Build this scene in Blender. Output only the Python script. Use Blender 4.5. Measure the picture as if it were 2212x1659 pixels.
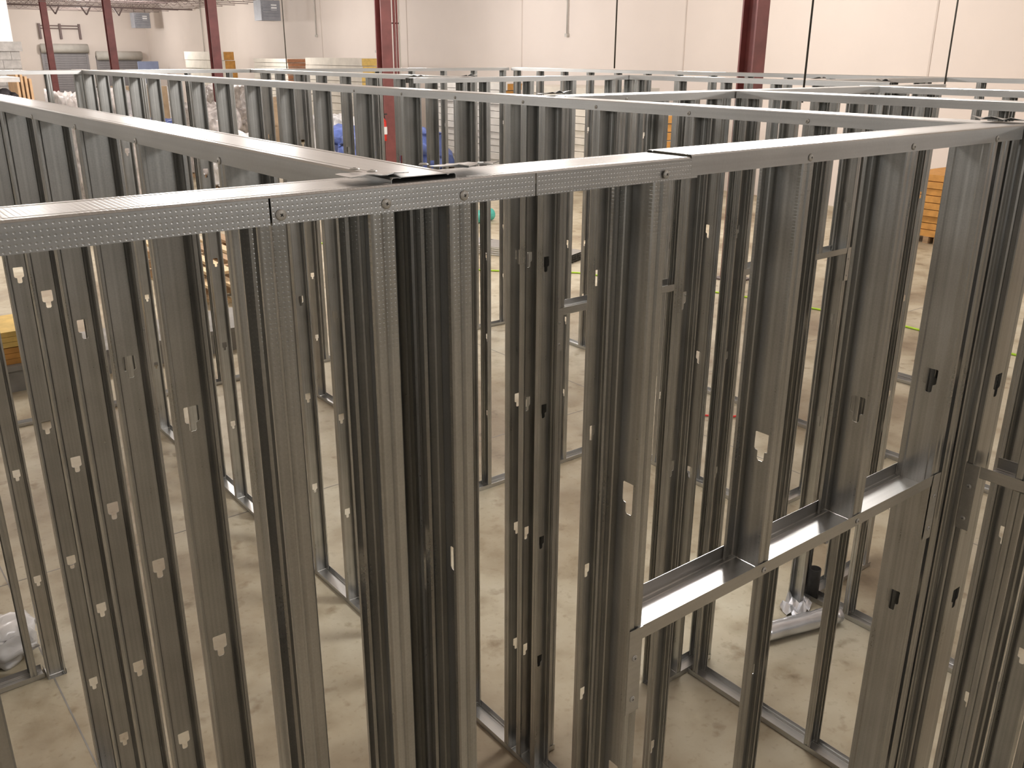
import bpy, bmesh, math, random
from mathutils import Vector, Matrix, noise

# ------------------------------------------------------------------ camera, world, light, exposure
S = bpy.context.scene
C = S.collection
for o in list(bpy.data.objects):
    bpy.data.objects.remove(o)
U = 0.1466                       # metres per layout unit
CAM_Z = 3.194
PITCH, AZ, ROLL = 0.3475, 0.9019, 0.0049
fh = Vector((math.cos(AZ), math.sin(AZ), 0)); rt0 = Vector((math.sin(AZ), -math.cos(AZ), 0))
fw = fh * math.cos(PITCH) + Vector((0, 0, -math.sin(PITCH))); up0 = rt0.cross(fw)
rt = rt0 * math.cos(ROLL) + up0 * math.sin(ROLL); up = up0 * math.cos(ROLL) - rt0 * math.sin(ROLL)
cam = bpy.data.cameras.new('camera'); cam_o = bpy.data.objects.new('camera', cam); C.objects.link(cam_o)
cam.sensor_width = 36; cam.lens = 36 * 1968.07 / 2212; cam.clip_start = 0.05; cam.clip_end = 300
m = Matrix((rt, up, -fw)).transposed().to_4x4(); m.translation = (0, 0, CAM_Z); cam_o.matrix_world = m
S.camera = cam_o

world = bpy.data.worlds.new('world'); S.world = world; world.use_nodes = True
bg = world.node_tree.nodes['Background']; bg.inputs[0].default_value = (1.0, 0.98, 0.95, 1); bg.inputs[1].default_value = 0.30

def lamp(x, y, power, z=4.45, r=0.35, col=(1.0, 0.962, 0.925)):
    l = bpy.data.lights.new('high_bay_or_fill', 'POINT'); l.shadow_soft_size = r; l.energy = power; l.color = col
    o = bpy.data.objects.new('high_bay_or_fill', l); C.objects.link(o); o.location = (x, y, z)
for x in (-6.0, 4.0, 14.0):
    for y in (-6.0, 3.0, 12.0, 22.0, 33.0, 44.0, 53.5):
        back = (y < 0 and x < 10) or (x < 0 and y < 25)                # the bays behind the camera run dimmer
        lamp(x, y, 240 if back or y < 0 else 360 if (x > 10 and y < 10) else 440)
for x, y in ((9.5, 11.5), (9.0, 20.0), (1.5, 17.0)):  # unseen fill lamps, added between the bays to whiten the track tops
    lamp(x, y, 330)
vs = S.view_settings
vs.view_transform = 'Standard'; vs.look = 'None'; vs.gamma = 1.0; vs.use_curve_mapping = False; vs.exposure = -0.26
S.cycles.use_denoising = True
S.cycles.max_bounces = 8; S.cycles.caustics_reflective = False; S.cycles.caustics_refractive = False
S.cycles.sample_clamp_indirect = 4.0

# ------------------------------------------------------------------ materials
MATS = {}
def new_mat(name):
    mt = bpy.data.materials.new(name); mt.use_nodes = True
    nt = mt.node_tree; b = nt.nodes['Principled BSDF']
    MATS[name] = mt
    return mt, nt, b
def ramp(nt, fac, stops):
    r = nt.nodes.new('ShaderNodeValToRGB'); nt.links.new(fac, r.inputs[0])
    e = r.color_ramp.elements
    while len(e) < len(stops): e.new(0.5)
    for i, (p, c) in enumerate(stops):
        e[i].position = p; e[i].color = (*c, 1)
    return r.outputs[0]
def tex_noise(nt, scale, detail=4, stretch=None, coord='Object'):
    tc = nt.nodes.new('ShaderNodeTexCoord'); n = nt.nodes.new('ShaderNodeTexNoise')
    src = tc.outputs[coord]
    if stretch:
        mp = nt.nodes.new('ShaderNodeMapping'); mp.inputs['Scale'].default_value = stretch
        nt.links.new(src, mp.inputs[0]); src = mp.outputs[0]
    nt.links.new(src, n.inputs['Vector']); n.inputs['Scale'].default_value = scale; n.inputs['Detail'].default_value = detail
    return n.outputs['Fac']
def plain(name, col, rough=0.6, metal=0.0, var=0.12, scale=6.0, bump=0.0, stretch=None):
    mt, nt, b = new_mat(name)
    f = tex_noise(nt, scale, 5, stretch)
    lo = tuple(max(0, c * (1 - var * 1.6)) for c in col); hi = tuple(min(1, c * (1 + var)) for c in col)
    nt.links.new(ramp(nt, f, [(0.3, lo), (0.7, hi)]), b.inputs['Base Color'])
    b.inputs['Roughness'].default_value = rough; b.inputs['Metallic'].default_value = metal
    if bump:
        bp = nt.nodes.new('ShaderNodeBump'); bp.inputs['Strength'].default_value = bump; bp.inputs['Distance'].default_value = 0.01
        nt.links.new(f, bp.inputs['Height']); nt.links.new(bp.outputs[0], b.inputs['Normal'])
    return mt
def galv(name, stretch, knurl=False, lo=(0.35, 0.35, 0.338), hi=(0.58, 0.58, 0.562), rough=(0.26, 0.35), bmp=0.03):
    mt, nt, b = new_mat(name)
    L = nt.links
    f1 = tex_noise(nt, 90, 3, stretch)
    f2 = tex_noise(nt, 260, 2)
    f3 = tex_noise(nt, 7, 3)
    mx = nt.nodes.new('ShaderNodeMath'); mx.operation = 'ADD'; L.new(f1, mx.inputs[0])
    m2 = nt.nodes.new('ShaderNodeMath'); m2.operation = 'MULTIPLY'; m2.inputs[1].default_value = 0.35; L.new(f2, m2.inputs[0])
    m3 = nt.nodes.new('ShaderNodeMath'); m3.operation = 'MULTIPLY_ADD'; m3.inputs[1].default_value = 0.6; L.new(f3, m3.inputs[0]); L.new(m2.outputs[0], m3.inputs[2])
    L.new(m3.outputs[0], mx.inputs[1])
    hf = nt.nodes.new('ShaderNodeMath'); hf.operation = 'MULTIPLY'; hf.inputs[1].default_value = 0.51; L.new(mx.outputs[0], hf.inputs[0])
    L.new(ramp(nt, hf.outputs[0], [(0.32, lo), (0.68, hi)]), b.inputs['Base Color'])
    mr = nt.nodes.new('ShaderNodeMapRange'); mr.inputs['From Min'].default_value = 0.3; mr.inputs['From Max'].default_value = 0.7
    mr.inputs['To Min'].default_value = rough[0]; mr.inputs['To Max'].default_value = rough[1]
    L.new(hf.outputs[0], mr.inputs[0]); L.new(mr.outputs[0], b.inputs['Roughness'])
    b.inputs['Metallic'].default_value = 0.92
    bp = nt.nodes.new('ShaderNodeBump'); bp.inputs['Strength'].default_value = bmp; bp.inputs['Distance'].default_value = 0.002
    L.new(f1, bp.inputs['Height'])
    last = bp
    if knurl:
        tc = nt.nodes.new('ShaderNodeTexCoord'); sx = nt.nodes.new('ShaderNodeSeparateXYZ'); L.new(tc.outputs['Object'], sx.inputs[0])
        outs = []
        for ax, k in (('X', 2 * math.pi / 0.0058), ('Z', 2 * math.pi / 0.0058)):
            a = nt.nodes.new('ShaderNodeMath'); a.operation = 'MULTIPLY'; a.inputs[1].default_value = k; L.new(sx.outputs[ax], a.inputs[0])
            s = nt.nodes.new('ShaderNodeMath'); s.operation = 'COSINE'; L.new(a.outputs[0], s.inputs[0]); outs.append(s.outputs[0])
        mu = nt.nodes.new('ShaderNodeMath'); mu.operation = 'ADD'; L.new(outs[0], mu.inputs[0]); L.new(outs[1], mu.inputs[1])
        mr2 = nt.nodes.new('ShaderNodeMapRange'); mr2.interpolation_type = 'SMOOTHSTEP'
        mr2.inputs['From Min'].default_value = 0.9; mr2.inputs['From Max'].default_value = 1.9
        L.new(mu.outputs[0], mr2.inputs[0])
        b2 = nt.nodes.new('ShaderNodeBump'); b2.inputs['Strength'].default_value = 0.16; b2.inputs['Distance'].default_value = 0.0012; b2.invert = True
        L.new(mr2.outputs[0], b2.inputs['Height']); L.new(bp.outputs[0], b2.inputs['Normal']); last = b2
    L.new(last.outputs[0], b.inputs['Normal'])
    return mt
galv('steel_stud', (1, 1, 0.012))
galv('steel_stud_knurled', (1, 1, 0.012), knurl=True)
galv('steel_track', (0.015, 1, 1), bmp=0.02, rough=(0.30, 0.36), lo=(0.47, 0.47, 0.46), hi=(0.59, 0.59, 0.578))
galv('steel_track_knurled', (0.015, 1, 1), knurl=True, bmp=0.02, rough=(0.30, 0.36), lo=(0.47, 0.47, 0.46), hi=(0.59, 0.59, 0.578))
plain('screw_zinc', (0.50, 0.49, 0.46), 0.45, 0.4, 0.1, 200)
plain('recess_dark', (0.03, 0.03, 0.03), 0.8)
plain('wall_cream', (0.74, 0.665, 0.61), 0.75, 0, 0.05, 0.25)
plain('joint_cream', (0.60, 0.53, 0.48), 0.8, 0, 0.05, 1)
plain('wall_white', (0.86, 0.86, 0.86), 0.7, 0, 0.03, 0.4)
plain('block', (0.42, 0.40, 0.38), 0.9, 0, 0.12, 9, 0.3)
plain('deck', (0.84, 0.77, 0.75), 0.7, 0, 0.06, 0.6)
plain('joist_paint', (0.17, 0.125, 0.12), 0.6, 0.1, 0.1, 3)
plain('column_red', (0.19, 0.055, 0.052), 0.5, 0, 0.14, 4)
plain('column_grey', (0.10, 0.075, 0.07), 0.5, 0, 0.12, 4)
plain('door_grey', (0.26, 0.25, 0.26), 0.6, 0.2, 0.06, 5)
plain('heater_grey', (0.30, 0.31, 0.34), 0.5, 0.2, 0.08, 4)
plain('board_white', (0.70, 0.66, 0.58), 0.7, 0, 0.07, 3)
plain('board_grey', (0.50, 0.48, 0.44), 0.7, 0, 0.08, 3)
plain('foam_orange', (0.52, 0.26, 0.065), 0.8, 0, 0.14, 8)
plain('foam_brown', (0.42, 0.20, 0.11), 0.8, 0, 0.12, 8)
plain('foam_yellow', (0.66, 0.46, 0.14), 0.8, 0, 0.12, 8)
plain('wood', (0.66, 0.50, 0.30), 0.7, 0, 0.2, 5, 0.1, (8, 0.6, 8))
plain('wood_dark', (0.34, 0.22, 0.12), 0.7, 0, 0.2, 5, 0.1, (8, 0.6, 8))
plain('plywood', (0.56, 0.36, 0.20), 0.7, 0, 0.15, 3)
plain('tarp_blue', (0.13, 0.19, 0.50), 0.4, 0, 0.3, 4, 0.2)
plain('plastic_blue', (0.24, 0.29, 0.45), 0.5, 0, 0.08, 2)
plain('wrap', (0.50, 0.46, 0.44), 0.2, 0, 0.25, 7, 0.5)
plain('wrap_white', (0.78, 0.77, 0.76), 0.25, 0, 0.10, 5, 0.25)
plain('cardboard', (0.50, 0.37, 0.24), 0.8, 0, 0.1, 4)
plain('red_paint', (0.75, 0.04, 0.03), 0.4, 0, 0.1, 4)
plain('teal', (0.08, 0.52, 0.44), 0.5, 0, 0.1, 8)
plain('black_iron', (0.035, 0.033, 0.03), 0.55, 0.2, 0.2, 20)
plain('foil', (0.72, 0.73, 0.76), 0.25, 0.75, 0.12, 10, 0.3)
plain('hose_lime', (0.45, 0.72, 0.04), 0.4, 0, 0.05, 10)
plain('rod_steel', (0.09, 0.085, 0.075), 0.5, 0.5, 0.1, 30)
plain('concrete_curb', (0.26, 0.25, 0.23), 0.85, 0, 0.15, 5, 0.1)
plain('pallet_black', (0.05, 0.045, 0.05), 0.7, 0, 0.2, 4)
plain('sheet_grey', (0.42, 0.44, 0.47), 0.5, 0.1, 0.1, 4)

def floor_mat():
    mt, nt, b = new_mat('concrete_floor'); L = nt.links
    f1 = tex_noise(nt, 0.55, 8); f2 = tex_noise(nt, 3.2, 7); f3 = tex_noise(nt, 26, 5)
    c1 = ramp(nt, f1, [(0.34, (0.235, 0.185, 0.12)), (0.47, (0.40, 0.35, 0.25)), (0.60, (0.515, 0.48, 0.37))])
    c2 = ramp(nt, f2, [(0.30, (0.60, 0.54, 0.46)), (0.47, (0.90, 0.87, 0.83)), (0.62, (1.0, 1.0, 1.0))])
    c3 = ramp(nt, f3, [(0.25, (0.72, 0.68, 0.62)), (0.42, (1, 1, 1))])
    m1 = nt.nodes.new('ShaderNodeMixRGB'); m1.blend_type = 'MULTIPLY'; m1.inputs[0].default_value = 0.85; L.new(c1, m1.inputs[1]); L.new(c2, m1.inputs[2])
    m2 = nt.nodes.new('ShaderNodeMixRGB'); m2.blend_type = 'MULTIPLY'; m2.inputs[0].default_value = 0.7; L.new(m1.outputs[0], m2.inputs[1]); L.new(c3, m2.inputs[2])
    # dark dirt specks
    f4 = tex_noise(nt, 5.5, 9)
    sp = ramp(nt, f4, [(0.60, (1, 1, 1)), (0.72, (0.50, 0.43, 0.35))])
    m3 = nt.nodes.new('ShaderNodeMixRGB'); m3.blend_type = 'MULTIPLY'; m3.inputs[0].default_value = 0.8; L.new(m2.outputs[0], m3.inputs[1]); L.new(sp, m3.inputs[2])
    L.new(m3.outputs[0], b.inputs['Base Color'])
    b.inputs['Roughness'].default_value = 0.6
    bp = nt.nodes.new('ShaderNodeBump'); bp.inputs['Strength'].default_value = 0.12; bp.inputs['Distance'].default_value = 0.01
    L.new(f3, bp.inputs['Height']); L.new(bp.outputs[0], b.inputs['Normal'])
floor_mat()

# ------------------------------------------------------------------ helpers
class MB:
    def __init__(s): s.v = []; s.f = []
    def box(s, x0, x1, y0, y1, z0, z1):
        n = len(s.v)
        s.v += [(x0, y0, z0), (x1, y0, z0), (x1, y1, z0), (x0, y1, z0), (x0, y0, z1), (x1, y0, z1), (x1, y1, z1), (x0, y1, z1)]
        s.f += [tuple(n + i for i in q) for q in ((0, 3, 2, 1), (4, 5, 6, 7), (0, 1, 5, 4), (1, 2, 6, 5), (2, 3, 7, 6), (3, 0, 4, 7))]
        return s
    def tube(s, p0, p1, r, n=10, r1=None, caps=True):
        p0 = Vector(p0); p1 = Vector(p1); d = (p1 - p0).normalized()
        a = d.orthogonal().normalized(); b = d.cross(a); r1 = r if r1 is None else r1; k = len(s.v)
        for p, rr in ((p0, r), (p1, r1)):
            for i in range(n):
                t = 2 * math.pi * i / n; s.v.append(tuple(p + (a * math.cos(t) + b * math.sin(t)) * rr))
        for i in range(n):
            j = (i + 1) % n; s.f.append((k + i, k + j, k + n + j, k + n + i))
        if caps:
            s.f.append(tuple(k + i for i in reversed(range(n)))); s.f.append(tuple(k + n + i for i in range(n)))
        return s
    def beam(s, p0, p1, w, h):
        p0 = Vector(p0); p1 = Vector(p1); d = (p1 - p0).normalized()
        a = d.cross(Vector((0, 0, 1)))
        a = a.normalized() if a.length > 1e-4 else Vector((1, 0, 0)); b = a.cross(d); k = len(s.v)
        for p in (p0, p1):
            for q in ((-1, -1), (1, -1), (1, 1), (-1, 1)): s.v.append(tuple(p + a * q[0] * w / 2 + b * q[1] * h / 2))
        s.f += [tuple(k + i for i in q) for q in ((0, 3, 2, 1), (4, 5, 6, 7), (0, 1, 5, 4), (1, 2, 6, 5), (2, 3, 7, 6), (3, 0, 4, 7))]
        return s
    def mesh(s, name, mat, smooth=False):
        me = bpy.data.meshes.new(name); me.from_pydata([tuple(v) for v in s.v], [], s.f); me.materials.append(MATS[mat])
        bm = bmesh.new(); bm.from_mesh(me); bmesh.ops.recalc_face_normals(bm, faces=bm.faces); bm.to_mesh(me); bm.free()
        if smooth:
            for p in me.polygons: p.use_smooth = True
        me.update(); return me
    def obj(s, name, mat, parent=None, smooth=False, loc=None, rz=0):
        return put(name, s.mesh(name, mat, smooth), parent, loc, rz)
def put(name, me, parent=None, loc=None, rz=0):
    o = bpy.data.objects.new(name, me); C.objects.link(o)
    if parent: o.parent = parent
    if loc is not None: o.location = loc
    o.rotation_euler = (0, 0, rz)
    return o
def thing(name, label, cat, loc=(0, 0, 0), rz=0, group=None):
    o = bpy.data.objects.new(name, None); C.objects.link(o); o.location = loc; o.rotation_euler = (0, 0, rz); o.empty_display_size = 0.1
    return tag(o, label, cat, group)
def tag(o, label, cat, group=None):
    o['label'] = label; o['category'] = cat
    if group: o['group'] = group
    return o
def struct(o): o['kind'] = 'structure'; return o
def solid(me, t=0.0009):
    """give a folded sheet its real gauge"""
    o = bpy.data.objects.new('tmp', me); C.objects.link(o)
    md = o.modifiers.new('s', 'SOLIDIFY'); md.thickness = t; md.offset = 0
    dg = bpy.context.evaluated_depsgraph_get()
    me2 = bpy.data.meshes.new_from_object(o.evaluated_get(dg)); me2.name = me.name
    bpy.data.objects.remove(o); return me2

# ------------------------------------------------------------------ the building
def slab(name, mat, x0, x1, y0, y1, z0, z1, parent=None):
    return struct(MB().box(x0, x1, y0, y1, z0, z1).obj(name, mat, parent))
XB, YA, ROOF = 18.5, 58.0, 5.30
slab('floor', 'concrete_floor', -24, XB, -18, YA, -0.2, 0)
slab('wall_right', 'wall_cream', XB, XB + 0.25, -18, YA + 0.25, 0, 6.0)
slab('wall_far', 'wall_cream', -24, XB, YA, YA + 0.25, 0, 6.0)
slab('ceiling', 'deck', -24, XB, -18, YA, 5.75, 5.9)
# roof joists: bearing on the right wall, running across the building
rng = random.Random(4)
jm = MB().beam((0, 0, 0), (16.0, 0, 0), 0.06, 0.024).beam((0, 0, 0.41), (16.0, 0, 0.41), 0.06, 0.03)
xx = 0.2
while xx < 15.0:
    jm.beam((xx, 0, 0), (xx + 0.5, 0, 0.41), 0.014, 0.014).beam((xx + 0.5, 0, 0.41), (xx + 1.0, 0, 0), 0.014, 0.014); xx += 1.0
jme = jm.mesh('roof_joist', 'joist_paint')
for i in range(26):
    struct(put('roof_joist', jme, None, (XB - 16.0, YA - 1.1 - i * 1.53, ROOF + 0.008)))
gm = MB().beam((-4, 50.0, 5.26), (18.4, 50.0, 5.26), 0.12, 0.07)
for xx in (9.3, 11.6, 13.0, 14.5):
    gm.beam((xx, 50, 5.25), (xx + 0.22, 50, 4.88), 0.06, 0.06).beam((xx + 0.44, 50, 5.25), (xx + 0.22, 50, 4.88), 0.06, 0.06)
struct(gm.obj('roof_girder', 'joist_paint'))
# panel joints in the tilt-up wall
for n, y in enumerate((36.0, 29.5, 23.0, 16.5, 10.0, 3.5)):
    struct(MB().box(XB - 0.012, XB + 0.01, y - 0.018, y + 0.018, 0, 5.74).obj('trim_%d' % (n + 1), 'joint_cream'))
# steel columns in one line
for i, (y, lab) in enumerate(((8.55, 'dark red steel column standing closest, right of centre before the cream wall'),
                              (18.5, 'dark red steel column strapped with thin pipes, carrying the red extinguisher'),
                              (28.35, 'bright red bare steel column in front of the stack with the orange end'),
                              (38.75, 'brown red steel column in front of the lower roll-up door'),
                              (48.6, 'faded red steel column in front of the taller roll-up door'))):
    t = thing('steel_column', lab, 'column', (11.0, y, 0), 0, 'steel columns in a line')
    MB().box(-0.13, 0.13, -0.13, -0.105, 0, 5.74).obj('flange', 'column_red', t)
    MB().box(-0.13, 0.13, 0.105, 0.13, 0, 5.74).obj('flange', 'column_red', t)
    MB().box(-0.012, 0.012, -0.105, 0.105, 0, 5.74).obj('web', 'column_red', t)
    MB().box(-0.2, 0.2, -0.2, 0.2, 0, 0.025).obj('base_plate', 'column_grey', t)
    if i == 1:
        for dx, r, mt in ((0.20, 0.03, 'column_red'), (0.27, 0.022, 'column_red'), (0.33, 0.018, 'board_grey')):
            MB().tube((dx, -0.12, 0.3), (dx, -0.12, 5.73), r, 8).obj('conduit', mt, t, True)
        for z in (1.4, 2.6, 3.8): MB().box(0.12, 0.36, -0.105, -0.085, z, z + 0.03).obj('pipe_strap', 'column_grey', t)
# roll-up doors in the far wall
def roll_door(n, x0, x1, zt, n_slat):
    d = struct(MB().box(x0, x1, YA - 0.10, YA - 0.06, 0, zt - 0.3).obj('door_%d' % n, 'door_grey'))
    sl = MB().box(x0, x1, -0.03, 0, 0, (zt - 0.35) / n_slat - 0.012).mesh('slat', 'door_grey')
    for i in range(n_slat): put('slat', sl, d, (0, YA - 0.10, i * (zt - 0.35) / n_slat))
    MB().tube((x0 - 0.12, YA - 0.25, zt - 0.18), (x1 + 0.12, YA - 0.25, zt - 0.18), 0.24, 14).obj('coil_hood', 'board_grey', d, True)
    for xx in (x0 - 0.06, x1 + 0.06): MB().box(xx - 0.06, xx + 0.06, YA - 0.16, YA - 0.02, 0, zt - 0.2).obj('guide_rail', 'door_grey', d)
roll_door(1, 12.75, 14.95, 3.55, 26)
roll_door(2, 15.6, 17.85, 3.18, 24)
# ladder-like bracket on the far wall above the taller door
t = thing('wall_bracket', 'dark pipe bracket with three hangers on far wall above taller door', 'bracket', (13.8, YA - 0.15, 4.3))
for dx in (-1.05, 0.0, 1.0): MB().box(dx - 0.05, dx + 0.05, -0.05, 0.1, -0.45, 0.35).obj('hanger', 'joist_paint', t)
for dz in (0.10, 0.24): MB().tube((-1.05, -0.03, dz), (1.0, -0.03, dz), 0.03, 8).obj('pipe', 'joist_paint', t)
# unit heaters
def heater(loc, label):
    t = thing('unit_heater', label, 'heater', loc, 0, 'hanging unit heaters')
    MB().box(-0.42, 0.42, -0.35, 0.35, -0.42, 0.36).obj('casing', 'heater_grey', t)
    for i in range(6): MB().box(-0.37, 0.37, -0.39, -0.35, -0.34 + i * 0.11, -0.29 + i * 0.11).obj('louvre', 'heater_grey', t)
    MB().box(0.02, 0.26, -0.372, -0.35, -0.02, 0.2).obj('label_plate', 'wall_white', t)
    for sx in (-0.3, 0.3): MB().tube((sx, 0, 0.36), (sx, 0, 0.88), 0.012, 6).obj('hanger_rod', 'rod_steel', t)
heater((17.3, 55.0, 4.86), 'grey unit heater hanging in the far corner of the hall')
heater((17.2, 38.2, 4.86), 'dark unit heater hanging near the long cream wall')
# conduits on the cream wall
for y, z0, lab in ((49.0, 2.8, 'thin conduit on the cream wall beside the far corner'), (36.4, 3.9, 'short thin conduit on the cream wall under a unit heater'),
                   (31.6, 3.3, 'thin grey conduit on the cream wall above the white board stack'), (20.9, 3.75, 'thin hanging cable with a small knob by the cream wall')):
    t = thing('wall_conduit', lab, 'conduit', (XB - 0.05, y, z0))
    MB().tube((0, 0, 0), (0, 0, 5.73 - z0), 0.022, 8).obj('pipe', 'board_grey', t, True)
    MB().box(-0.045, 0.045, -0.045, 0.045, -0.09, 0).obj('end_box', 'board_grey', t)
# block office wall at the left with a white upper wall
t = struct(bpy.data.objects.new('wall_office', None)); C.objects.link(t); t.location = (-6, 26, 0)
MB().box(0, 11.2, 0.02, 0.36, 0, 3.2).obj('block_core', 'concrete_curb', t)
bl = MB().box(0, 0.392, 0, 0.19, 0, 0.192).mesh('block', 'block')
for r in range(16):
    off = 0.2 if r % 2 else 0.0
    for c in range(4):
        x1 = 11.2 - off - c * 0.4
        put('block', bl, t, (x1 - 0.396, 0, r * 0.2 + 0.004))
    if off: MB().box(11.2 - 0.196, 11.2, 0, 0.19, r * 0.2 + 0.004, r * 0.2 + 0.196).obj('block', 'block', t)
MB().box(0, 11.26, -0.05, 0.38, 3.2, 3.42).obj('lintel', 'block', t)
MB().box(0, 11.1, 0.02, 0.30, 3.42, 5.74).obj('upper_wall', 'wall_white', t)

# ------------------------------------------------------------------ light-gauge framing
H = 20.79 * U                    # wall height, about ten feet
D, F, LIP = 0.0905, 0.0325, 0.008
HOLES = [0.605, 1.215, 1.825, 2.435]
_studs = {}
def stud_mesh(z0, z1, mat='steel_stud', holes=HOLES, d=D):
    key = (round(z0, 3), round(z1, 3), mat, tuple(holes), d)
    if key in _studs: return _studs[key]
    h = d / 2; hf = F / 2; c = 0.3 * d; ri = 0.0012; e = 0.0022
    half = [(hf, -h + LIP), (hf, -h + e), (hf - e, -h), (0.004, -h), (0.0, -h + 0.0022), (-0.004, -h), (-hf + e, -h), (-hf, -h + e), (-hf, -c - 0.004), (-hf + ri, -c)]
    V, Fc = [], []
    def strip(pts):
        for (xa, ya), (xb, yb) in zip(pts[:-1], pts[1:]):
            n = len(V); V.extend([(xa, ya, z0), (xb, yb, z0), (xb, yb, z1), (xa, ya, z1)]); Fc.append((n, n + 1, n + 2, n + 3))
    strip(half); strip([(x, -y) for x, y in reversed(half)])
    def q(ya, za, yb, zb, yc, zc, yd, zd):
        n = len(V); xw = -hf + ri; V.extend([(xw, ya, za), (xw, yb, zb), (xw, yc, zc), (xw, yd, zd)]); Fc.append((n, n + 1, n + 2, n + 3))
    W, T = 0.0168, 0.0082
    prof = [(0.026, W - 0.002), (0.024, W), (-0.009, W), (-0.0125, W - 0.003), (-0.0135, T + 0.001), (-0.015, T), (-0.030, T), (-0.034, T - 0.003)]
    zc = z0
    for hz in sorted(holes):
        if hz - 0.05 < z0 or hz + 0.05 > z1: continue
        q(-c, zc, c, zc, c, hz - 0.034, -c, hz - 0.034)
        for (za, wa), (zb, wb) in zip(prof[:-1], prof[1:]):
            q(-c, hz + zb, -wb, hz + zb, -wa, hz + za, -c, hz + za); q(c, hz + za, wa, hz + za, wb, hz + zb, c, hz + zb)
        zc = hz + 0.026
    q(-c, zc, c, zc, c, z1, -c, z1)
    me = bpy.data.meshes.new('stud'); me.from_pydata(V, [], Fc); me.materials.append(MATS[mat])
    bm = bmesh.new(); bm.from_mesh(me); bmesh.ops.remove_doubles(bm, verts=bm.verts, dist=1e-5); bm.to_mesh(me); bm.free()
    me = solid(me); _studs[key] = me; return me
def track_mesh(L, mat, flip=False, slits=(), d=0.0935):
    """U channel along +x; web up (top track) or down (flip)"""
    h = d / 2; fl = 0.0315; e = 0.0022; s = -1 if not flip else 1
    web = [(-h, s * e), (-h + e, 0), (-h + 0.010, 0), (-h + 0.012, s * 0.0008), (-h + 0.014, 0), (h - 0.014, 0), (h - 0.012, s * 0.0016), (h - 0.009, 0), (h - e, 0), (h, s * e), (h, s * fl)]
    V, Fc = [], []
    def strip(pts, xa, xb):
        for (ya, za), (yb, zb) in zip(pts[:-1], pts[1:]):
            n = len(V); V.extend([(xa, ya, za), (xb, ya, za), (xb, yb, zb), (xa, yb, zb)]); Fc.append((n, n + 1, n + 2, n + 3))
    strip(web, 0, L)
    x = 0.0
    for sl in list(slits) + [L + 0.0012]:
        strip([(-h - 0.0008, s * fl), (-h, s * e)], x, sl - 0.0012); x = sl + 0.0012
    me = bpy.data.meshes.new('track'); me.from_pydata(V, [], Fc); me.materials.append(MATS[mat])
    bm = bmesh.new(); bm.from_mesh(me); bmesh.ops.remove_doubles(bm, verts=bm.verts, dist=1e-5); bm.to_mesh(me); bm.free()
    return solid(me)
def screw_meshes():
    a = MB(); rs = [(0.0064, 0.0), (0.0064, 0.0007), (0.0052, 0.0018), (0.0026, 0.0024)]
    n = 14
    for r, y in rs:
        for i in range(n): a.v.append((r * math.cos(2 * math.pi * i / n), -y, r * math.sin(2 * math.pi * i / n)))
    for k in range(len(rs) - 1):
        for i in range(n):
            j = (i + 1) % n; a.f.append((k * n + i, k * n + j, (k + 1) * n + j, (k + 1) * n + i))
    a.f.append(tuple(3 * n + i for i in range(n)))
    hd = a.mesh('screw', 'screw_zinc')
    b = MB().box(-0.0021, 0.0021, -0.0025, -0.0015, -0.0006, 0.0006).box(-0.0006, 0.0006, -0.0025, -0.0015, -0.0021, 0.0021)
    return hd, b.mesh('drive_recess', 'recess_dark')
SCREW, RECESS = screw_meshes()
# merge head and recess: one mesh with two materials
def joined(name, a, b):
    bm = bmesh.new(); bm.from_mesh(a); nf = len(bm.faces); bm.from_mesh(b); bm.faces.ensure_lookup_table()
    for f in bm.faces[nf:]: f.material_index = 1
    me = bpy.data.meshes.new(name); bm.to_mesh(me); bm.free(); me.materials.append(a.materials[0]); me.materials.append(b.materials[0]); return me
SCREW = joined('screw', SCREW, RECESS)

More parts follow.
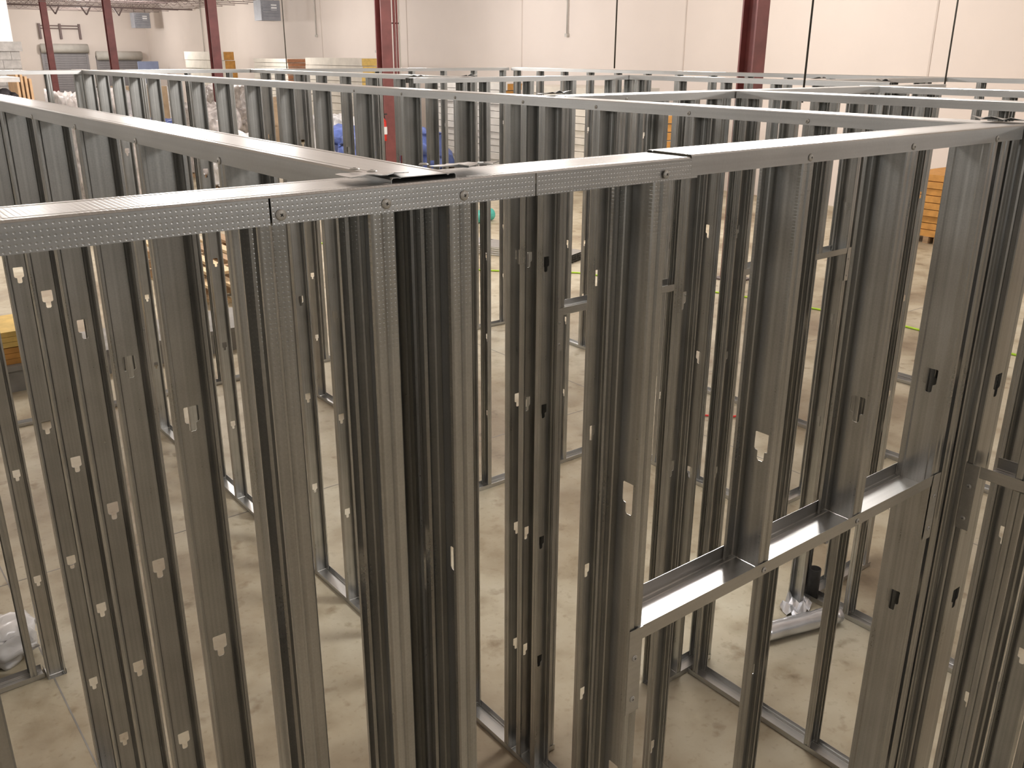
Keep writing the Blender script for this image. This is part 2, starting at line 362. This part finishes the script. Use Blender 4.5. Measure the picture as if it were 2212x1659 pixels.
def P(a): return a * U
class Wall:
    """axis 'A' runs along world X, axis 'B' along world Y; near = camera-side face, in layout units"""
    def __init__(s, axis, near, a0, a1, label, hole_shift=0.0):
        s.hs = hole_shift
        s.axis, s.near, s.a0, s.a1 = axis, near, a0, a1
        s.mid = P(near) + 0.0935 / 2
        loc = (P(a0), s.mid, 0) if axis == 'A' else (s.mid, P(a0), 0)
        s.loc = Vector(loc)
        s.root = thing('stud_wall', label, 'stud wall', loc, 0, 'galvanised steel stud walls')
    def w2l(s, v): return Vector(v) - s.loc
    def at(s, a, z=0.0, dep=0.0):
        p = (P(a), s.mid + dep, z) if s.axis == 'A' else (s.mid + dep, P(a), z)
        return s.w2l(p)
    def run(s, name, a0, a1, z, flip, mat='steel_track', slits=(), dep=0.0, parent=None):
        L = P(a1) - P(a0)
        if s.axis == 'A':
            me = track_mesh(L, mat, flip, [P(x) - P(a0) for x in slits])
            o = put(name, me, s.root, s.at(a0, z, dep), 0)
        else:                        # +90 deg turns local x to +Y and local -y (near) to +X, so run backwards with -90
            me = track_mesh(L, mat, flip, [P(a1) - P(x) for x in slits])
            o = put(name, me, s.root, s.at(a1, z, dep), -math.pi / 2)
            # after -90: local x -> -Y, local -y -> -X (camera side)
        return o
    def top(s, a0=None, a1=None, **k):
        s.top_track = s.run('top_track', s.a0 if a0 is None else a0, s.a1 if a1 is None else a1, k.pop('z', H), False, **k); return s.top_track
    def bottom(s, *spans):
        for a0, a1 in spans or ((s.a0, s.a1),): s.run('bottom_track', a0, a1, 0.001, True)
    def stud(s, a, opn=-1, z0=0.003, z1=H - 0.0015, mat='steel_stud', holes=HOLES, twist=0.0, dep=0.0, name='stud'):
        """opn -1: the channel opens toward smaller coordinates (the viewer)"""
        base = 0.0 if s.axis == 'A' else math.pi / 2
        rz = base + (math.pi if opn < 0 else 0) + twist
        return put(name, stud_mesh(z0, z1, mat, [q + s.hs for q in holes]), s.root, s.at(a, 0, dep), rz)
    def studs(s, lst, **k):
        for a in lst: s.stud(a, **k)
    def screw(s, a, z, parent=None, tilt=0.0, out=0.0):
        par = parent or s.top_track
        rz = 0.0 if s.axis == 'A' else -math.pi / 2
        off = -(0.0935 / 2 + 0.0014 + out)
        wp = s.loc + s.at(a, z, off)
        inv = Matrix.Translation(s.loc + par.location) @ Matrix.Rotation(par.rotation_euler[2], 4, 'Z')
        o = put('screw', SCREW, par); o.matrix_local = inv.inverted() @ (Matrix.Translation(wp) @ Matrix.Rotation(rz, 4, 'Z') @ Matrix.Rotation(tilt, 4, 'Y'))
        return o
    def header(s, a0, a1, z, studs=(), tabs=True, mat='steel_track'):
        h = s.run('header_track', a0, a1, z, True, mat)
        for a in studs: s.stud(a, z0=z + 0.0015, name='cripple_stud', holes=[x for x in HOLES if x > z + 0.1])
        if tabs:
            for a, sg in ((a0, 1), (a1, -1)):
                for dep in (-0.0935 / 2 - 0.002,):
                    if s.axis == 'A': tb = MB().box(-0.0005 if sg > 0 else -0.032, 0.032 if sg > 0 else 0.0005, -0.0006, 0.0006, -0.15, 0.031)
                    else: tb = MB().box(-0.0006, 0.0006, -0.0005 if sg > 0 else -0.032, 0.032 if sg > 0 else 0.0005, -0.15, 0.031)
                    o = tb.obj('header_tab', mat, s.root, loc=s.at(a - sg * 0.23, z, dep))
                    for zz in (-0.03, -0.12): s.screw(a - sg * 0.13, z + zz, s.top_track, out=0.0012)
        return h
def torn_tab(parent, loc, w, l, seed, mat='steel_track', rz=0.0, curl=0.012):
    """a flange folded out flat, its edge cut ragged and bent"""
    r = random.Random(seed); nx, ny = 9, 5; m_ = MB()
    for j in range(ny):
        for i in range(nx):
            x = w * (i / (nx - 1) - 0.5); y = l * j / (ny - 1)
            if j == 0: y -= r.uniform(0, 0.012)
            if j == ny - 1: y += r.uniform(-0.004, 0.004)
            z = curl * (1 - j / (ny - 1)) ** 2 * (0.15 + 0.55 * abs(math.sin(i * 0.7 + seed)))
            m_.v.append((x, y, z))
    for j in range(ny - 1):
        for i in range(nx - 1):
            a = j * nx + i; m_.f.append((a, a + 1, a + nx + 1, a + nx))
    me = solid(m_.mesh('flattened_tab', mat), 0.001)
    return put('flattened_tab', me, parent, loc, rz)

def local(par, wall_, p):
    inv = (Matrix.Translation(wall_.loc + par.location) @ Matrix.Rotation(par.rotation_euler[2], 4, 'Z')).inverted()
    return inv @ Vector(p)
DOOR_Z = 21.79 * U - 6.79 * U    # header web height

# A0: wall across the foreground, doorway at the right under a header
A0 = Wall('A', 6.45, -6.0, 14.98, 'long galvanised stud wall crossing the foreground, doorway header at its right', 0.033)
A0.top(-6.0, 7.56, mat='steel_track_knurled', slits=(2.80, 5.36))
right = A0.run('top_track', 7.46, 14.98, H + 0.0035, False)
A0.bottom((-6.0, 7.2), (14.0, 14.98))
for a, kn, tw in ((0.35, 'steel_stud', 0), (2.86, 'steel_stud_knurled', math.radians(-8)), (3.77, 'steel_stud_knurled', 0), (4.54, 'steel_stud_knurled', 0), (7.04, 'steel_stud_knurled', 0), (14.15, 'steel_stud', 0)):
    A0.stud(a, opn=1 if a > 14 else -1, mat=kn, twist=tw)
    if a > 1: A0.screw(a + 0.02, H - 0.021, right if a > 8 else None, tilt=a * 3, out=0.0025 if abs(a - 7.04) < 0.01 else 0)
A0.stud(14.52, opn=1); A0.stud(14.85)
A0.header(7.16, 14.06, DOOR_Z)
for a, mt in ((9.55, 'steel_stud_knurled'), (11.84, 'steel_stud')):
    A0.stud(a, z0=DOOR_Z + 0.0015, mat=mt, holes=[2.435], name='cripple_stud'); A0.screw(a, H - 0.019, right, tilt=a * 2); A0.screw(a, DOOR_Z + 0.014, right, tilt=a)

# B1: wall running back at the left, from the foreground wall
B1 = Wall('B', 3.90, 7.12, 33.2, 'stud wall running back along the left, brownish studs nearest the camera', -0.018)
B1.top(6.53, 33.2, z=H + 0.006)
B1.bottom((7.12, 25.6), (32.4, 33.2))
B1.stud(7.30)
for a in (10.23, 13.21, 16.33, 19.35, 22.4, 25.4, 32.55):
    B1.stud(a); B1.screw(a, H - 0.021, tilt=a * 2)
T = B1.top_track
zt = H + 0.0075
torn_tab(T, local(T, B1, (P(3.83), P(6.60), zt)), 0.075, 0.050, 3, rz=math.pi / 2 - 0.1, curl=0.006)
torn_tab(T, local(T, B1, (P(4.86), P(6.66), zt)), 0.070, 0.055, 8, rz=math.pi / 2 + 0.15, curl=0.010)
for x, y in ((3.78, 6.92), (3.82, 6.70), (4.44, 6.88)):
    o = put('screw', SCREW, T); o.matrix_local = (Matrix.Translation(B1.loc + T.location) @ Matrix.Rotation(T.rotation_euler[2], 4, 'Z')).inverted() @ (Matrix.Translation((P(x), P(y), zt + 0.0045)) @ Matrix.Rotation(math.radians(-90), 4, 'X'))
# B2: second wall running back
B2 = Wall('B', 15.03, 2.2, 61.9, 'very long stud wall running back from the right edge to the far left')
B2.top(2.2, 61.9, z=H + 0.001)
B2.bottom((6.0, 61.9))
for a in (10.29, 13.15, 15.95, 18.62, 21.6, 24.39, 27.27, 30.13, 33.03, 36.0, 39.12, 42.03, 44.9, 47.92, 50.91, 53.78, 56.68, 59.5, 61.6):
    B2.stud(a)
    if a < 30: B2.screw(a, H - 0.02, tilt=a)
B2.studs((6.36, 7.35, 19.25), opn=1); B2.studs((17.9,))
B2.header(2.4, 6.12, DOOR_Z, (5.45, 3.9))
B2.studs((5.45,), z1=DOOR_Z - 0.002)
torn_tab(B2.top_track, local(B2.top_track, B2, (P(15.0), P(6.95), H + 0.007)), 0.09, 0.11, 5, curl=0.016)
# B5, A4, A3, B3, B4 ... the rooms behind
def simple(axis, near, a0, a1, studs, label, bottoms=None, top=None):
    w = Wall(axis, near, a0, a1, label)
    w.top(*(top or (a0, a1)), z=H + (0.0008 if axis == 'B' else 0.0)); w.bottom(*(bottoms or ((a0, a1),))); w.studs(studs); return w
A4 = simple('A', 18.24, 15.68, 35.2, (15.9, 16.15, 21.2, 22.4, 23.75, 24.1, 30.0, 32.6, 34.9), 'stud wall across the middle with a doorway header between bare studs', ((15.68, 16.3), (21.1, 24.2), (29.9, 30.6), (31.3, 35.2)))
A4.header(16.2, 21.1, DOOR_Z, (18.2, 19.9)); A4.header(24.1, 29.95, DOOR_Z, (26.1, 28.3))
A4.screw(18.3, H - 0.02)
B5 = simple('B', 22.85, 3.0, 18.2, (4.2, 6.9, 8.9, 10.6, 13.05, 15.5, 17.9), 'short stud wall with its floor track showing through the foreground doorway')
A3 = simple('A', 35.1, 22.25, 35.9, (22.5, 25.0, 26.3, 28.9, 31.6, 34.3, 35.7), 'stud wall crossing near the centre, its track end sticking out at left', ((22.25, 35.9),))
B3 = simple('B', 25.3, 35.7, 59.4, (57.93, 55.77, 53.13, 50.23, 47.39, 44.52, 41.7, 38.8, 36.1), 'stud wall running back to the far end, next beyond the very long one')
B4 = simple('B', 35.3, 20.6, 35.05, (34.6, 31.8, 29.0, 26.2, 23.4, 20.9), 'stud wall running back behind the middle doorway, left of the hanging rods')
B6 = simple('B', 30.63, 3.0, 19.0, (18.86, 16.62, 13.9, 11.0, 8.3, 5.6), 'stud wall behind the foil duct, running off the right edge')
A1 = simple('A', 6.45, 15.70, 30.6, (15.9, 18.3, 20.9, 23.6, 26.3, 29.0), 'stud wall at the right edge behind the second doorway header')
A2 = simple('A', 59.5, -4.0, 46.6, (-3.5, -0.8, 2.0, 4.8, 7.6, 10.4, 13.2, 16.0, 18.5, 21.3, 24.0, 26.6, 29.4, 32.2, 35.0, 37.8, 40.6, 43.4, 46.2), 'farthest cross wall of studs below the roll-up doors and board stacks')
B7 = simple('B', 46.7, 14.0, 59.4, (59.0, 56.2, 53.4, 50.6, 47.8, 45.0, 42.2, 39.4, 36.6, 33.8, 31.0, 28.2, 25.4, 22.6, 19.8, 17.0), 'farthest stud wall running along before the bare cream wall')
A7 = simple('A', 24.2, 36.0, 46.6, (36.4, 39.2, 42.0, 44.8), 'low looking stud wall at the far right, joining the farthest side wall')
A9 = simple('A', 32.62, -8.0, 3.84, (-5.0, -2.2, 0.5, 1.9, 3.5), 'stud wall at the lower left edge with rubbish at its foot')
for w_, p, sd in ((A3, (P(22.6), P(35.15), H + 0.006), 11), (A4, (P(16.0), P(18.3), H + 0.006), 12), (B4, (P(35.4), P(21.0), H + 0.006), 13), (A7, (P(36.2), P(24.3), H + 0.006), 14), (A3, (P(25.4), P(35.2), H + 0.006), 15)):
    torn_tab(w_.top_track, local(w_.top_track, w_, p), 0.09, 0.09, sd, curl=0.02)

# ------------------------------------------------------------------ hanging rods
for x, y, z0, lab in ((8.0, 8.2, 3.04, 'thin threaded rod hanging straight down near the picture centre'), (4.4, 3.06, 2.955, 'dark threaded rod hanging over the middle walls, left of the other at right'),
                      (6.0, 3.12, 2.97, 'dark threaded rod hanging nearest the right edge'), (7.0, 14.95, 2.93, 'thin leaning threaded rod hanging by the brown-ended board stack')):
    t = thing('threaded_rod', lab, 'rod', (x, y, z0))
    MB().tube((0, 0, 0), (0, 0, 5.73 - z0), 0.0055 if y < 5 else 0.009, 8).obj('rod', 'rod_steel', t, True)
    MB().box(-0.02, 0.02, -0.02, 0.02, 5.69 - z0, 5.745 - z0).obj('beam_clamp', 'rod_steel', t)

# ------------------------------------------------------------------ stacks of boards along the cream wall
def board_stack(label, x0, x1, y0, y1, z0, zt, n, face='board_white', end='foam_orange', seed=1, end_from=0.0, cat='board stack'):
    """long boards lie along the wall; their sawn ends (toward the viewer) show the core colour"""
    r = random.Random(seed)
    t = thing('board_stack', label, cat, (x0, y0, 0), 0, 'stacks of boards along the cream wall')
    h = (zt - z0) / n; gap = 0.012
    for i in range(n):
        j = r.uniform(-0.05, 0.05); jy = r.uniform(0, 0.10)
        za = z0 + i * h
        bo = MB().box(j, x1 - x0 + j, jy + 0.012, y1 - y0, za, za + h - gap).obj('board', face, t)
        if end and i >= end_from * n: MB().box(j + 0.01, x1 - x0 + j - 0.01, jy - 0.004, jy + 0.012, za + 0.006, za + h - gap - 0.006).obj('sawn_end', end, bo)
    for yy in (0.5, (y1 - y0) / 2, y1 - y0 - 0.6):
        if z0 > 0.05: MB().box(-0.05, x1 - x0 + 0.05, yy, yy + 0.1, 0, z0).obj('bearer', 'wood_dark', t)
    return t
board_stack('tall stack of white boards with an orange end beyond the bright red column', 15.5, 15.95, 38.9, 43.6, 0.12, 3.24, 9, 'board_white', 'foam_orange', 1)
board_stack('tall stack of ribbed grey white panels with a brown end', 15.5, 16.35, 33.0, 36.1, 0.12, 3.0, 20, 'board_white', 'foam_brown', 2)
board_stack('tall stack of white boards with a yellow end, left of the piped column', 15.5, 16.35, 27.5, 31.6, 0.12, 3.05, 12, 'board_white', 'foam_yellow', 3)
board_stack('grey white board stack with an orange end right of the piped column', 15.5, 16.0, 19.9, 23.6, 0.12, 2.47, 13, 'board_grey', 'foam_orange', 4)
board_stack('pale board stack seen between studs left of centre right', 15.5, 17.2, 15.9, 19.2, 0.12, 2.45, 14, 'board_white', 'board_grey', 5)
board_stack('board stack with orange upper ends and white lower ends, centre right', 15.5, 16.1, 14.2, 15.6, 0.12, 1.95, 10, 'board_white', 'foam_orange', 6, 0.45)
board_stack('low orange board stack by the cream wall, seen through the doorway bay', 16.1, 17.8, 7.2, 8.8, 0.12, 1.22, 9, 'foam_orange', 'foam_orange', 7)
# ------------------------------------------------------------------ wrapped goods, tarps, cartons
def lump(name, label, cat, loc, sx, sy, sz, mat, seed, amp=0.14, rz=0, group=None, sub=10, flat=0.35):
    bm = bmesh.new(); bmesh.ops.create_cube(bm, size=1.0)
    bmesh.ops.subdivide_edges(bm, edges=bm.edges[:], cuts=sub, use_grid_fill=True)
    for v in bm.verts:
        p = v.co.copy(); q = p.normalized() * 0.62
        p = p.lerp(q, flat); nz = noise.noise_vector(p * 3.1 + Vector((seed * 7.3, seed, 0))) * amp + noise.noise_vector(p * 8 + Vector((seed, 0, 3))) * amp * 0.35
        p += nz + noise.noise_vector(p * 19 + Vector((0, seed, 5))) * amp * 0.22; p.z = max(p.z, -0.5)
        v.co = Vector((p.x * sx, p.y * sy, (p.z + 0.5) * sz))
    me = bpy.data.meshes.new(name); bm.to_mesh(me); bm.free(); me.materials.append(MATS[mat])
    for f in me.polygons: f.use_smooth = True
    o = put(name, me, None, loc, rz); return tag(o, label, cat, group)
def pallet_load(label, loc, sx, sy, sz, mat, seed, rz=0):
    t = thing('wrapped_pallet', label, 'wrapped pallet', loc, rz, 'wrapped pallet loads on the hall floor')
    for i in range(5): MB().box(-sx / 2, sx / 2, -sy / 2 + i * sy / 4.6, -sy / 2 + i * sy / 4.6 + 0.10, 0.11, 0.135).obj('deck_board', 'wood_dark', t)
    for i in (-1, 0, 1): MB().box(i * (sx / 2 - 0.06) - 0.05, i * (sx / 2 - 0.06) + 0.05, -sy / 2, sy / 2, 0, 0.11).obj('runner', 'wood_dark', t)
    o = lump('wrapped_load', '', '', (0, 0, 0.136), sx, sy, sz, mat, seed, 0.12, flat=0.15, sub=26); o.parent = t
    del o['label']; del o['category']
    return t
pallet_load('tall load in wrinkled clear plastic left, before the taller roll-up door', (5.42, 21.6, 0), 1.25, 1.1, 2.2, 'wrap', 1, 0.2)
pallet_load('lower clear wrapped load bulging beside the tall one at left', (5.4, 20.1, 0), 1.3, 1.0, 1.75, 'wrap', 2, -0.1)
pallet_load('dark load with a white cover at the left edge by the block wall', (3.65, 21.8, 0), 0.9, 0.9, 2.2, 'pallet_black', 3)
pallet_load('pale wrapped load behind the long wall, near its far end', (8.4, 30.5, 0), 1.2, 1.2, 1.9, 'wrap_white', 4)
pallet_load('grey wrapped load between far studs, left of the red column', (9.4, 25.0, 0), 1.2, 1.1, 1.7, 'wrap', 5)
pallet_load('small white wrapped load seen low between the far studs', (8.8, 22.0, 0), 1.1, 1.0, 1.2, 'wrap_white', 6)
pallet_load('grey brown wrapped load left of the brown-ended panel stack', (13.0, 33.0, 0), 1.2, 1.2, 1.9, 'wrap', 21, 0.1)
pallet_load('cardboard coloured load between studs below the white board stack', (13.0, 28.9, 0), 1.2, 1.1, 1.6, 'cardboard', 22, -0.1)
pallet_load('pale lumpy load just left of the piped column', (13.1, 24.9, 0), 1.1, 1.1, 1.3, 'wrap_white', 23, 0.2)
pallet_load('white wrapped load at the far end behind the second row of studs', (12.2, 38.5, 0), 1.3, 1.2, 1.8, 'wrap_white', 24, 0.3)
pallet_load('dark load low between the far studs, left of the white one', (11.2, 42.0, 0), 1.3, 1.2, 1.6, 'pallet_black', 25, 0.0)
tag(MB().box(-0.55, 0.55, -0.55, 0.55, 0, 0.09).obj('load_cover', 'wrap_white', None, loc=(3.62, 21.8, 2.62)), 'flat white cover lying on the dark load at the left edge', 'cover')
lump('blue_tarp', 'crumpled blue tarp heap on the floor by the extinguisher column', 'tarp', (12.9, 21.7, 0), 2.6, 2.0, 1.25, 'tarp_blue', 7, 0.22)
lump('blue_tarp', 'small blue tarp heap far left, seen between the far studs', 'tarp', (9.4, 27.9, 0), 1.8, 1.4, 1.25, 'tarp_blue', 9, 0.22)
lump('plastic_bag', 'white plastic bag lying on the blue tarp side at far left', 'bag', (9.0, 26.5, 0), 0.7, 0.7, 0.9, 'wrap_white', 12, 0.2)
def carton(label, loc, sx, sy, sz, rz, mat='cardboard'):
    t = thing('carton', label, 'carton', loc, rz, 'cartons on the hall floor')
    MB().box(-sx / 2, sx / 2, -sy / 2, sy / 2, 0, sz).obj('box_body', mat, t)
    MB().box(-sx / 2, -0.005, -sy / 2, sy / 2, sz, sz + 0.008).obj('flap', mat, t); MB().box(0.005, sx / 2, -sy / 2, sy / 2, sz, sz + 0.008).obj('flap', mat, t)
    MB().box(-0.03, 0.03, -sy / 2 - 0.002, sy / 2 + 0.002, sz + 0.008, sz + 0.010).obj('tape', 'board_white', t)
carton('tan carton standing behind the far studs, left of the bright red column', (10.2, 33.5, 0), 1.4, 1.2, 2.1, 0.2)
carton('brown carton standing between the wrapped loads and the blue tarp', (8.75, 34.6, 0), 1.0, 1.0, 1.75, -0.1, 'plywood')
# plywood sheets leaning by the block wall
t = thing('plywood_sheets', 'orange brown plywood sheets standing by the block wall at left', 'plywood', (4.75, 24.6, 0))
for i in range(4): MB().box(i * 0.09, i * 0.09 + 0.05, 0, 1.0, 0, 2.75 - i * 0.05).obj('sheet', 'plywood', t)
# blue rigid panel and white slabs at the far corner
t = thing('foam_panel', 'pale blue foam panel leaning on the wall in the far corner', 'panel', (17.3, 54.6, 0))
MB().box(-0.55, 0.55, -0.06, 0, 0, 2.72).obj('panel', 'plastic_blue', t); MB().box(-0.55, 0.55, 0.01, 0.07, 0, 2.7).obj('panel', 'plastic_blue', t)
# extinguisher on the column
t = thing('fire_extinguisher', 'red fire extinguisher hung on the piped red column', 'extinguisher', (10.74, 18.27, 1.36))
MB().tube((0, 0, 0), (0, 0, 0.42), 0.085, 16).tube((0, 0, 0.42), (0, 0, 0.50), 0.085, 16, 0.03).obj('cylinder', 'red_paint', t, True)
MB().tube((0, 0, 0.5), (0, 0, 0.56), 0.03, 10).box(-0.02, 0.12, -0.012, 0.012, 0.55, 0.58).obj('valve', 'black_iron', t)
MB().tube((0.05, 0, 0.53), (0.11, 0, 0.15), 0.012, 8).obj('hose', 'black_iron', t)
MB().box(-0.06, 0.06, -0.088, -0.083, 0.14, 0.3).obj('label_plate', 'wall_white', t)

# ------------------------------------------------------------------ floor clutter
# lumber on a low curb
cb = tag(MB().box(-1.2, 4.6, 9.75, 10.55, 0, 0.22).box(-1.2, 4.6, 9.72, 10.58, 0.22, 0.27).obj('concrete_curb', 'concrete_curb'), 'low grey concrete curb on the floor behind the left wall', 'curb')
rng = random.Random(21)
heap = thing('lumber_heap', 'loose heap of sawn wooden planks behind the left wall studs', 'lumber', (4.0, 13.0, 0))
pos = []
for lay in range(4):
    for k_ in range(5):
        L = rng.uniform(2.2, 3.4); wdt = rng.choice((0.09, 0.14, 0.19))
        MB().box(-wdt / 2, wdt / 2, -L / 2, L / 2, 0, 0.04).obj('plank', 'wood' if rng.random() < 0.75 else 'wood_dark', heap, loc=(0.15 + k_ * 0.27 + rng.uniform(-0.02, 0.02), rng.uniform(-0.3, 0.3), 0.002 + lay * 0.145), rz=rng.uniform(-0.02, 0.02))
    if lay < 3:
        for y in (-0.8, 0.8): MB().box(0.0, 1.35, y - 0.05, y + 0.05, 0.043 + lay * 0.145, 0.144 + lay * 0.145).obj('spacer', 'wood_dark', heap)
# yellow insulation packs at the left edge
for i, (z, h, mt, lab) in enumerate(((0.27, 0.17, 'foam_orange', 'orange tan insulation pack, lowest on the curb at the left edge'), (0.445, 0.16, 'foam_yellow', 'yellow insulation pack, topmost on the curb at the left edge'))):
    t = thing('insulation_pack', lab, 'insulation', (1.1, 10.15, z + 0.002), 0, 'insulation packs on the curb')
    for j in range(3): MB().box(-0.75, 0.75, -0.35, 0.35, j * h / 3, (j + 0.94) * h / 3).obj('batt', mt, t)
t = thing('sheet_panel', 'grey sheet leaning over the yellow packs at the left edge', 'sheet', (0.60, 11.1, 0.0))
o = MB().box(-0.6, 0.9, -0.006, 0.006, 0, 1.0).obj('sheet', 'sheet_grey', t); o.rotation_euler = (math.radians(-8), 0, 0)
MB().box(-0.6, 0.9, -0.05, 0.02, 0, 0.03).obj('bottom_rail', 'sheet_grey', t)
# bundle of spare studs, silver
t = thing('stud_bundle', 'bright bundle of loose steel studs lying on the floor behind the walls', 'stud bundle', (9.45, 12.3, 0), 0.35)
bme = stud_mesh(0, 3.0, 'steel_track', [0.6, 1.2, 1.8, 2.4])
for i in range(6):
    for j in range(4):
        o = put('loose_stud', bme, t); o.matrix_local = Matrix.Translation((-0.3 + i * 0.1, -1.5, 0.02 + j * 0.036)) @ Matrix.Rotation(math.radians(-90), 4, 'X') @ Matrix.Rotation(math.radians(90), 4, 'Z')
t = thing('loose_track', 'bright steel tracks lying on the floor beyond the doorway bay, far right', 'track', (8.75, 4.2, 0))
tme = track_mesh(1.6, 'steel_track', True)
for i in range(2): put('track_length', tme, t, (i * 0.11, 1.0, 0.002), -math.pi / 2)
# teal roll
t = thing('teal_roll', 'teal roll of membrane lying on the floor between centre studs', 'roll', (11.2, 14.9, 0.125), 0.5)
MB().tube((0, 0, 0), (-0.75, 0.2, 0), 0.125, 18).obj('roll_body', 'teal', t, True); MB().tube((0.012, -0.003, 0), (-0.01, 0.002, 0), 0.09, 16).obj('core', 'cardboard', t, True)
def curve_mesh(name, cu):
    o = bpy.data.objects.new('tmp', cu); C.objects.link(o); dg = bpy.context.evaluated_depsgraph_get()
    me = bpy.data.meshes.new_from_object(o.evaluated_get(dg)); bpy.data.objects.remove(o)
    return put(name, me)
# lime hose
cu = bpy.data.curves.new('air_hose', 'CURVE'); cu.dimensions = '3D'; cu.bevel_depth = 0.013; cu.bevel_resolution = 2
sp = cu.splines.new('NURBS'); pts = [(6.2, 19.0), (6.65, 17.55), (7.32, 14.83), (7.7, 12.6), (8.2, 11.3), (9.33, 10.33), (9.46, 10.11), (10.27, 7.81), (10.67, 5.82), (10.66, 5.44), (10.5, 3.0)]
sp.points.add(len(pts) - 1); sp.use_endpoint_u = True; sp.order_u = 3
for p_, (x, y) in zip(sp.points, pts): p_.co = (x, y, 0.014, 1)
cu.materials.append(MATS['hose_lime'])
tag(curve_mesh('air_hose', cu), 'lime green air hose trailing across the floor behind the walls', 'hose')
cu = bpy.data.curves.new('power_cord', 'CURVE'); cu.dimensions = '3D'; cu.bevel_depth = 0.010; cu.bevel_resolution = 2
sp = cu.splines.new('NURBS'); pts = [(6.2, 5.3), (6.4, 5.05), (6.55, 4.9), (6.7, 4.95), (6.8, 4.6)]
sp.points.add(len(pts) - 1); sp.use_endpoint_u = True; sp.order_u = 3
for p_, (x, y) in zip(sp.points, pts): p_.co = (x, y, 0.012, 1)
cu.materials.append(MATS['red_paint']); tag(curve_mesh('power_cord', cu), 'red electric cord lying on the floor in a back room', 'cord')
# foil-wrapped duct piece, black pipe stub, foil scrap
d0, d1 = Vector((3.90, 2.60, 0.058)), Vector((4.42, 2.44, 0.058))
dm = MB(); n = 18; rs = random.Random(3); rings = 14
for i in range(rings):
    p = d0.lerp(d1, i / (rings - 1)); dr = (d1 - d0).normalized(); a = dr.cross(Vector((0, 0, 1))).normalized()
    for j in range(n):
        tt = 2 * math.pi * j / n; rr = 0.054 * (1 + rs.uniform(-0.05, 0.05)); dm.v.append(tuple(p + a * math.cos(tt) * rr + Vector((0, 0, 1)) * math.sin(tt) * rr))
for i in range(rings - 1):
    for j in range(n):
        k2 = (j + 1) % n; dm.f.append((i * n + j, i * n + k2, (i + 1) * n + k2, (i + 1) * n + j))
dm.f.append(tuple(range(n))); dm.f.append(tuple((rings - 1) * n + j for j in range(n)))
tag(dm.obj('foil_duct', 'foil', None, True), 'silver foil wrapped duct lying on the floor beyond the doorway', 'duct')
fm = MB()
for j in range(6):
    for i in range(6): fm.v.append((4.20 + i * 0.045 + j * 0.012, 2.56 + j * 0.035 + i * 0.012, 0.004 + 0.10 * max(0, noise.noise(Vector((i * 0.6, j * 0.7, 2)))) + 0.035 * (i % 2)))
for j in range(5):
    for i in range(5): a = j * 6 + i; fm.f.append((a, a + 1, a + 7, a + 6))
o = put('foil_sheet', solid(fm.mesh('foil_sheet', 'foil'), 0.002)); tag(o, 'torn piece of silver foil at the end of the foil duct', 'foil')
t = thing('pipe_stub', 'black iron pipe stub rising from the floor beyond the doorway', 'pipe', (4.537, 2.695, 0.003))
pm = MB(); n = 18
for r, z in ((0.036, 0), (0.036, 0.20), (0.031, 0.20), (0.031, 0.02)):
    for j in range(n): pm.v.append((r * math.cos(2 * math.pi * j / n), r * math.sin(2 * math.pi * j / n), z))
for i in range(3):
    for j in range(n): k2 = (j + 1) % n; pm.f.append((i * n + j, i * n + k2, (i + 1) * n + k2, (i + 1) * n + j))
pm.obj('pipe', 'black_iron', t, True); MB().tube((0, 0, 0), (0, 0, 0.010), 0.038, 18).obj('collar', 'black_iron', t)
# red tool at the lower right
t = thing('red_tool_case', 'small red tool case on the floor at the lower right', 'tool case', (3.86, 1.40, 0), 0.9)
MB().box(-0.07, 0.07, -0.04, 0.04, 0, 0.03).obj('case_base', 'red_paint', t); MB().box(-0.068, 0.068, -0.038, 0.038, 0.032, 0.052).obj('case_lid', 'red_paint', t)
MB().box(-0.025, 0.025, -0.055, -0.04, 0.018, 0.028).obj('handle', 'black_iron', t)
lump('plastic_scrap', 'crumpled clear plastic scrap on the floor at the lower left edge', 'scrap', (0.42, 5.12, 0), 0.32, 0.25, 0.22, 'wrap_white', 31, 0.2)
# saw-cut joints in the slab
for n_, (x0, y0, x1, y1) in enumerate(((-5, 5.93, 18, 5.93), (6.0, -10, 6.0, 40), (-5, 1.2, 18, 1.2), (0.6, -10, 0.6, 40))):
    struct(MB().beam((x0, y0, 0.0006), (x1, y1, 0.0006), 0.008, 0.001).obj('trim_%d' % (10 + n_), 'concrete_curb'))
